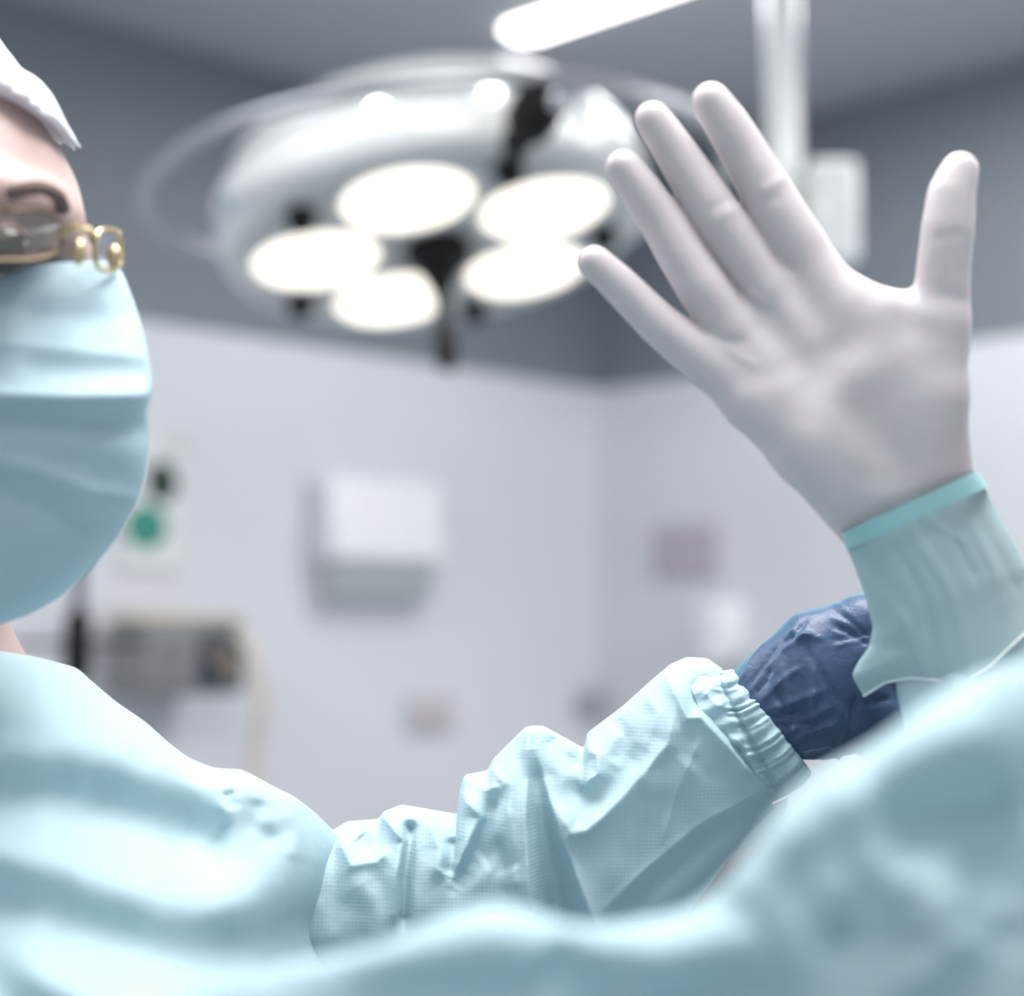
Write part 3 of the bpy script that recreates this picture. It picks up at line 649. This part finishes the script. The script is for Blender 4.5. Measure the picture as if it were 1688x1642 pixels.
# torso and upper arm
ts = [(-720, 1400), (-640, 1240), (-520, 1140), (-330, 1090), (-220, 1078), (-100, 1068), (0, 1073), (60, 1083), (128, 1101), (150, 1122), (190, 1156), (240, 1190), (280, 1226), (312, 1250), (352, 1266), (398, 1268), (424, 1281), (452, 1297), (484, 1312), (516, 1336), (552, 1372), (600, 1430)]
S = [(x, y, x*.95+10, 2300, .905 if x < 60 else min(.93, .905+(x-60)*.0001)+max(0, x-470)*.0003, .58 if x < 300 else .58+(x-300)*.0013, 60 if x < -600 else (150 if x < 400 else max(30, 150-(x-430)*.9)), 760 if x < 150 else max(150, 760-(x-150)*1.8)) for x, y in ts]
tf = [([(-100, 1190), (60, 1215), (210, 1235), (320, 1275), (400, 1330), (450, 1390)], 75, 66, 'g', 'e'), ([(-100, 1320), (40, 1325), (160, 1345), (280, 1375), (380, 1395)], 62, -72, 'g', 'e'),
      ([(-100, 1370), (60, 1400), (200, 1455), (330, 1490), (470, 1470)], 62, 46, 'g', 'e'), ([(-60, 1480), (100, 1535), (260, 1585), (400, 1575), (500, 1545)], 66, -60, 'g', 'n'),
      ([(60, 1610), (180, 1650), (320, 1690)], 60, 36, 'g', 'n'), ([(-60, 1590), (10, 1650), (80, 1720)], 65, -70, 'g', 'n'), ([(-40, 1265), (60, 1300), (110, 1370)], 60, 22, 'g'),
      ([(350, 1268), (375, 1290), (366, 1345)], 10, 15, 't'), ([(398, 1270), (426, 1283), (378, 1292)], 8, 13, 't'), ([(374, 1302), (384, 1335)], 12, -16, 'g'), ([(425, 1315), (420, 1360), (450, 1395)], 20, -22, 'g'),
      ([(128, 1102), (150, 1150), (240, 1230)], 22, 8, 't'), ([(470, 1330), (490, 1370), (480, 1420)], 14, 12, 't'), ([(250, 1240), (300, 1290), (390, 1310)], 20, 8, 't')]
V, Fc = drape(S, 220, 150, 40, tf, smooth=2, pw=.9, noise=[(120, 16, 41, 1, 1), (50, 5, 42, 1, 1)], flat=3)
gownA = mesh('gown', V, Fc, m_gown2, pA); gownA['label'] = 'pale teal surgical gown'
mesh('sleeve', *sleeveA, m_gown, gownA)['label'] = 'crumpled teal sleeve'
# gathered elastic cuff
def ribs(px, py, u, s):
    r = 2.6*np.sin(s*math.pi*26+2.2*np.sin(s*17)+1.5*np.sin(s*41))*(1+.5*np.sin(s*23))*np.clip((u-.35)/.15, 0, 1)+3*np.sin(s*math.pi*15+u*5)
    groove = -9*np.exp(-((u-.56)/.05)**2)
    return r+groove+7*np.exp(-((u-.78)/.14)**2)
cu = [(1128, 1104, 1215, 1340, .964, .955, 78, 60), (1160, 1102, 1262, 1328, .963, .955, 78, 60), (1184, 1108, 1296, 1312, .962, .953, 78, 60), (1196, 1105, 1322, 1296, .962, .953, 78, 60), (1207, 1103, 1338, 1278, .962, .953, 76, 55), (1213, 1106, 1337, 1271, .962, .953, 66, 50)]
V, Fc = drape(cu, 70, 230, 60, [([(1150, 1180), (1210, 1240), (1240, 1300)], 10, -8, 'g'), ([(1200, 1210), (1230, 1235), (1245, 1275)], 8, 9, 't'), ([(1160, 1140), (1190, 1170)], 9, 8, 't')], smooth=2, extra=ribs, flat=4)
mesh('cuff', V, Fc, m_gown, gownA)['label'] = 'gathered elastic sleeve cuff'
# sheer flap under the sleeve
fl = [(1020, 1480, 1040, 1600, .958, .958, 6, 6), (1100, 1440, 1090, 1580, .957, .955, 6, 6), (1160, 1395, 1132, 1515, .956, .953, 6, 6), (1200, 1365, 1155, 1462, .955, .952, 7, 6), (1238, 1345, 1215, 1405, .954, .952, 7, 6), (1275, 1325, 1260, 1385, .954, .952, 6, 6), (1300, 1315, 1290, 1370, .954, .953, 4, 4)]
V, Fc = drape(fl, 60, 40, 20, [([(1120, 1400), (1140, 1500)], 8, 6, 't'), ([(1200, 1380), (1270, 1372)], 6, 6, 't')], smooth=4)
mesh('sleeve_flap', V, Fc, m_sheer, gownA)['label'] = 'sheer pale flap of the sleeve'
skirt(-.33, 1.02, .22, .18, 1.10, .28, m_gown, gownA)

# blue gloved hand
bd = .955
bf = [[(1425, 1030, bd-.006, 52), (1490, 1060, bd+.012, 42), (1520, 1100, bd+.04, 36), (1490, 1128, bd+.055, 31)],
      [(1428, 1080, bd-.012, 46), (1482, 1118, bd-.006, 36), (1512, 1140, bd+.024, 33), (1478, 1142, bd+.05, 30)],
      [(1425, 1140, bd-.012, 44), (1462, 1180, bd-.014, 35), (1500, 1196, bd+.012, 32), (1465, 1190, bd+.045, 29)],
      [(1405, 1192, bd-.008, 42), (1440, 1222, bd-.012, 32), (1470, 1226, bd+.012, 28), (1445, 1215, bd+.035, 26)],
      [(1335, 1050, bd+.02, 44), (1395, 1032, bd+.045, 40), (1440, 1050, bd+.06, 34), (1470, 1085, bd+.062, 28)]]
def hand_a(G, off=0):
    k = KA; fs = None
    for c in bf:
        v = chain(G, c, 8*k); fs = v if fs is None else smin(fs, v, 3*k)
    mc = [chain(G, [(1255, 1140, bd, 56), (1340, 1066, bd, 58), (1425, 1032, bd-.004, 50)], 10*k), chain(G, [(1262, 1165, bd, 56), (1350, 1110, bd-.006, 58), (1425, 1085, bd-.010, 48)], 10*k),
          chain(G, [(1275, 1185, bd, 56), (1360, 1155, bd-.006, 58), (1422, 1140, bd-.010, 48)], 10*k), chain(G, [(1290, 1195, bd, 56), (1360, 1192, bd-.004, 58), (1405, 1190, bd-.007, 48)], 10*k)]
    v = mc[0]
    for c in mc[1:]: v = smin(v, c, 26*k)
    v = smin(v, fs, 9*k)
    arm = smin(chain(G, [(1262, 1160, bd, 54), (1200, 1215, .968, 46), (1050, 1340, .972, 55)]), chain(G, [(1290, 1198, bd, 52), (1230, 1240, .968, 46), (1080, 1370, .972, 55)]), 20*k)
    return smin(v, arm, 20*k)+off
P0 = PW([1150, 1560], [1300, 950], [.95, .95]); s_ = .0016
X = ax(P0[0, 0], P0[1, 0], s_); Y = ax(.87, 1.06, s_); Z = ax(P0[0, 2], P0[1, 2]+.02, s_); G = grid(X, Y, Z)
val = hand_a(G)
a, b = PW(1185, 1130, .95), PW(1290, 1300, .95); dv = (b-a)/np.linalg.norm(b-a); nn = np.array([-dv[2], 0, dv[0]]); 
if nn[0] > 0: nn = -nn
val = np.maximum(val, (G[0]-a[0])*nn[0]+(G[2]-a[2])*nn[2])
V, Q = nets(val, X, Y, Z); V = relax(V, Q, 2); N = vnorm(V, Q); px, py, dd = proj(V)
toC = -(V-np.array([0, 0, CAMZ])); toC /= np.linalg.norm(toC, axis=1)[:, None]; fr = np.clip((N*toC).sum(1)*2.5, 0, 1)
wf = []
rs = random.Random(9)
for i in range(13):                     # thin wrinkles fanning out of the cuff
    t = i/12; x0, y0 = 1210+125*t, 1110+150*t; an = math.radians(-62+75*t+rs.uniform(-18, 18)); L = rs.uniform(50, 110)
    wf.append(([(x0, y0), (x0+L*.5*math.cos(an)+rs.uniform(-8, 8), y0+L*.5*math.sin(an)), (x0+L*math.cos(an), y0+L*math.sin(an))], rs.uniform(2.5, 4.5), rs.choice((-1, 1, 1))*rs.uniform(4, 7.5), 't'))
for i in range(16):
    x0, y0 = rs.uniform(1270, 1410), rs.uniform(1030, 1230); an = rs.uniform(-1.1, .9) if y0 < 1100 else rs.uniform(.9, 1.9); L = rs.uniform(25, 70)
    wf.append(([(x0, y0), (x0+L*math.cos(an), y0+L*math.sin(an))], rs.uniform(2.5, 4.5), rs.choice((-1, 1))*rs.uniform(3, 5.5), 't'))
for i in range(7):
    wf.append(([(1432, 1048+rs.uniform(-6, 10)), (1405-8*i*.4, 1015+i*8), (1375-rs.uniform(0, 15), 990+i*13)], 3, 2.6*(-1)**i, 't'))
wf += [([(1285, 1090), (1300, 1160), (1312, 1240)], 6, 4, 't'), ([(1345, 1080), (1338, 1170), (1350, 1240)], 6, 4, 't'), ([(1325, 1060), (1370, 1140), (1380, 1200)], 7, -3, 'g'), ([(1412, 1145), (1402, 1190), (1390, 1240)], 7, -7, 'g'), ([(1425, 1160), (1470, 1150)], 6, -6, 'g')]
V = V+N*(fold_field(px, py, wf)*fr*KA)[:, None]
m_nit = M('blue_nitrile', (.045, .075, .155), .42, Specular_IOR_Level=.45, Sheen_Weight=.8, Sheen_Roughness=.4, var=.12, vscale=25, bump=.25, bscale=260)
m_nit.node_tree.nodes['Principled BSDF'].inputs['Sheen Tint'].default_value = (.30, .80, .90, 1)
mesh('glove', V, Q, m_nit, pA)['label'] = 'dark blue nitrile glove'

# head and body
HA = .80
hs_ = np.array(PW(-235, 300, .86))
def headA(G, off=0):
    k = HA/F; p = lambda x, y, d=HA: PW(x, y, d)
    v = ball(G, hs_, [.088, .10, .098])
    v = smin(v, ball(G, p(-70, 370, .845), .062), .03)                      # forehead and brow
    v = smin(v, chain(G, [(-30, 322, .785, 62), (60, 345, .80, 48), (95, 352, .825, 40)]), .012)
    v = smin(v, chain(G, [(90, 352, .825, 34), (118, 420, .825, 36), (165, 535, .84, 36)]), .010)   # nose
    v = smin(v, chain(G, [(130, 550, .835, 30), (115, 545, .83, 28)]), .008)
    v = smin(v, chain(G, [(-80, 500, .82, 90), (-20, 620, .83, 110), (30, 800, .85, 80), (50, 840, .85, 60)]), .03)  # cheek, jaw, chin
    v = smin(v, chain(G, [(-260, 560, .86, 160), (-60, 780, .83, 130)]), .04)
    v = ssub(v, chain(G, [(22, 412, .760, 44), (78, 408, .772, 40)]), .010)                    # eye socket
    v = smin(v, ball(G, p(10, 410, .786), .0115), .0015)                   # eyeball under the lids
    v = smin(v, chain(G, [(-22, 384, .777, 6), (16, 374, .777, 7), (48, 398, .786, 6)]), .003)
    return v-off
feetdir = (.8, -.3)
xs, ys = ax(-.66, .30, .007), ax(.66, 1.24, .007); zz = np.r_[ax(0, 1.3, .012), ax(1.308, 1.80, .004)]
G = grid(xs, ys, zz)
sh = PW(40, 1300, .985); elb = PW(620, 1490, .99); wra = PW(1262, 1190, .965)
v = human(G, hs_+np.array((.02, 0, -.03)), (-.367, 1.0, 1.43), (-.28, 1.04, 1.31), (-.50, 1.14, 1.31), (-.33, 1.08, .95),
    [(tuple(sh), .042), (tuple(elb), .030), (tuple(wra), .018)], [((-.50, 1.14, 1.31), .05), ((-.56, 1.12, 1.06), .042), ((-.54, 1.06, .84), .028), ((-.53, 1.04, .76), .034)],
    [(-.25, 1.02, 0), (-.43, 1.16, 0)], headA)
HAv = hand_a(G, .0025); v = smin(v, np.where(G[0]+0*HAv > wra[0]-.01, HAv, 1.0), .006)
V, Q = nets(v, xs, ys, zz); mesh('body', relax(V, Q, 1), Q, m_skin, pA)
# cap
gx = [ax(-.47, -.18, .004), ax(.70, 1.02, .004), ax(1.52, 1.83, .004)]; Gc = grid(*gx)
def above(p, q):                        # signed side of a plane through the eye line p-q, tilted with the cap
    a, b = PW(*p), PW(*q); dv = (b-a)/np.linalg.norm(b-a); nn = np.array([-dv[2], 0, dv[0]]); nn = nn if nn[2] > 0 else -nn
    return -((Gc[0]-a[0])*nn[0]+(Gc[2]-a[2])*nn[2])
cut = np.minimum(above((0, 138, .80), (-200, 128, .80)), above((85, 196, .80), (0, 136, .80)))
cap_v = np.maximum(smin(headA(Gc, .009), ball(Gc, PW(38, 172, .83), .012), .02), cut)
V, Q = nets(cap_v, *gx); V = relax(V, Q, 4); N = vnorm(V, Q); px, py, _ = proj(V)
V = V+N*((vnoise(px, py, 40, 3)*8)*HA/F)[:, None]
mesh('surgical_cap', V, Q, m_cap, pA)['label'] = 'white surgical cap'
# mask
ms = [(190, 428), (206, 458), (222, 500), (236, 545), (246, 590), (252, 625), (250, 652), (244, 668), (246, 705), (245, 745), (240, 785), (226, 830), (196, 884), (152, 938), (102, 983), (48, 1014), (-20, 1036), (-110, 1050)]
S = []
for x, y in ms:
    t = (y-428)/620; fd = .806-.030*min(1, t/.38) if t < .38 else .776+.035*(t-.38)/.62
    S.append((x, y, -430+60*t, y+(35 if y < 640 else -120*max(0, t-.4)), fd+.035, .87, 175+15*math.sin(math.pi*min(1, t)), 10))
mf = [([(-150, 640), (0, 650), (120, 654), (250, 650)], 20, 22, 't', 'n'), ([(-150, 685), (0, 695), (250, 705)], 26, -14, 'g', 'n'), ([(-60, 745), (60, 775), (150, 815), (220, 825)], 22, 14, 'g', 'n'), ([(-60, 800), (80, 840), (170, 880)], 26, -10, 'g', 'n'),
      ([(-60, 560), (60, 570), (240, 590)], 16, 6, 't', 'n'), ([(60, 520), (150, 525), (215, 515)], 30, -8, 'g', 'n'), ([(60, 610), (160, 615), (240, 615)], 22, -8, 'g', 'n')]
V, Fc = drape(S, 150, 100, 24, mf, smooth=2, noise=[(70, 6, 51, 1, 1)])
mk = mesh('face_mask', V, Fc, m_mask, pA); mk['label'] = 'pale teal pleated surgical mask'
# glasses
def rim(cx, cy, rx, ry, d0, dk, n=48):
    t = np.linspace(0, 2*math.pi, n+1)[:-1]; q_ = lambda v: np.sign(v)*np.abs(v)**.7
    return PW(cx+rx*q_(np.cos(t)), cy+ry*q_(np.sin(t)), d0+dk*q_(np.cos(t)))
near, far = rim(18, 388, 84, 41, .768, .018), rim(178, 412, 22, 34, .812, .012)
ey = bm_obj('eyeglasses', sweep([tuple(p) for p in near], .0008, 8, True), M('bronze_frame', (.22, .16, .10), .4, .9), pA)
ey['label'] = 'thin bronze and gold eyeglasses'
bm_obj('far_rim', sweep([tuple(p) for p in far], .0013, 8, True), m_gold, ey)
m_glass = bpy.data.materials.new('spectacle_lens'); m_glass.use_nodes = True; nt = m_glass.node_tree
gs = nt.nodes.new('ShaderNodeBsdfGlossy'); gs.inputs['Roughness'].default_value = .08; tr_ = nt.nodes.new('ShaderNodeBsdfTransparent'); mx = nt.nodes.new('ShaderNodeMixShader'); mx.inputs[0].default_value = .14
nt.links.new(tr_.outputs[0], mx.inputs[1]); nt.links.new(gs.outputs[0], mx.inputs[2]); nt.links.new(mx.outputs[0], nt.nodes['Material Output'].inputs['Surface'])
for rr_ in (near, far):
    c = rr_.mean(0)+np.array((0, -.002, .0)); n = len(rr_); mid = c*.5+rr_*.5+np.array((0, -.0012, 0))
    mesh('spectacle_lens', np.vstack([rr_, mid, c[None]]), [(k, (k+1) % n, n+(k+1) % n, n+k) for k in range(n)]+[(n+k, n+(k+1) % n, 2*n) for k in range(n)], m_glass, ey)
bm_obj('bridge', sweep([tuple(p) for p in PW([100, 120, 142, 158], [388, 376, 376, 392], [.787, .783, .79, .803])], .0020, 8), m_gold, ey)
for (x0, y0, d0) in ((130, 416, .780), (188, 424, .800)):
    bm = bmesh.new(); bmesh.ops.create_uvsphere(bm, u_segments=16, v_segments=10, radius=1)
    c = PW(x0, y0, d0)
    for v_ in bm.verts: v_.co = Vector((c[0]+v_.co.x*.0036, c[1]+v_.co.y*.0026, c[2]+v_.co.z*.0060))
    bm_obj('nose_pad', bm, m_gold, ey)
bm_obj('temple', sweep([tuple(p) for p in PW([-66, -180, -330], [375, 375, 400], [.752, .765, .80])], .0012, 8), m_gold, ey)
bm = sweep([tuple(p) for p in catmull(PW([10, 40, 70, 96, 106], [322, 312, 310, 324, 350], [.765, .766, .772, .785, .795]), 5)], [.0015]+[.0036]*19+[.0015], 8)
bm_obj('eyebrow', bm, m_brow, pA)
bm = bmesh.new(); bmesh.ops.create_uvsphere(bm, u_segments=24, v_segments=16, radius=.0117)
c = PW(8, 410, .785)
for v_ in bm.verts: v_.co += Vector(c)
eo = bm_obj('eye', bm, M('eye_dark', (.05, .035, .025), .15), pA)
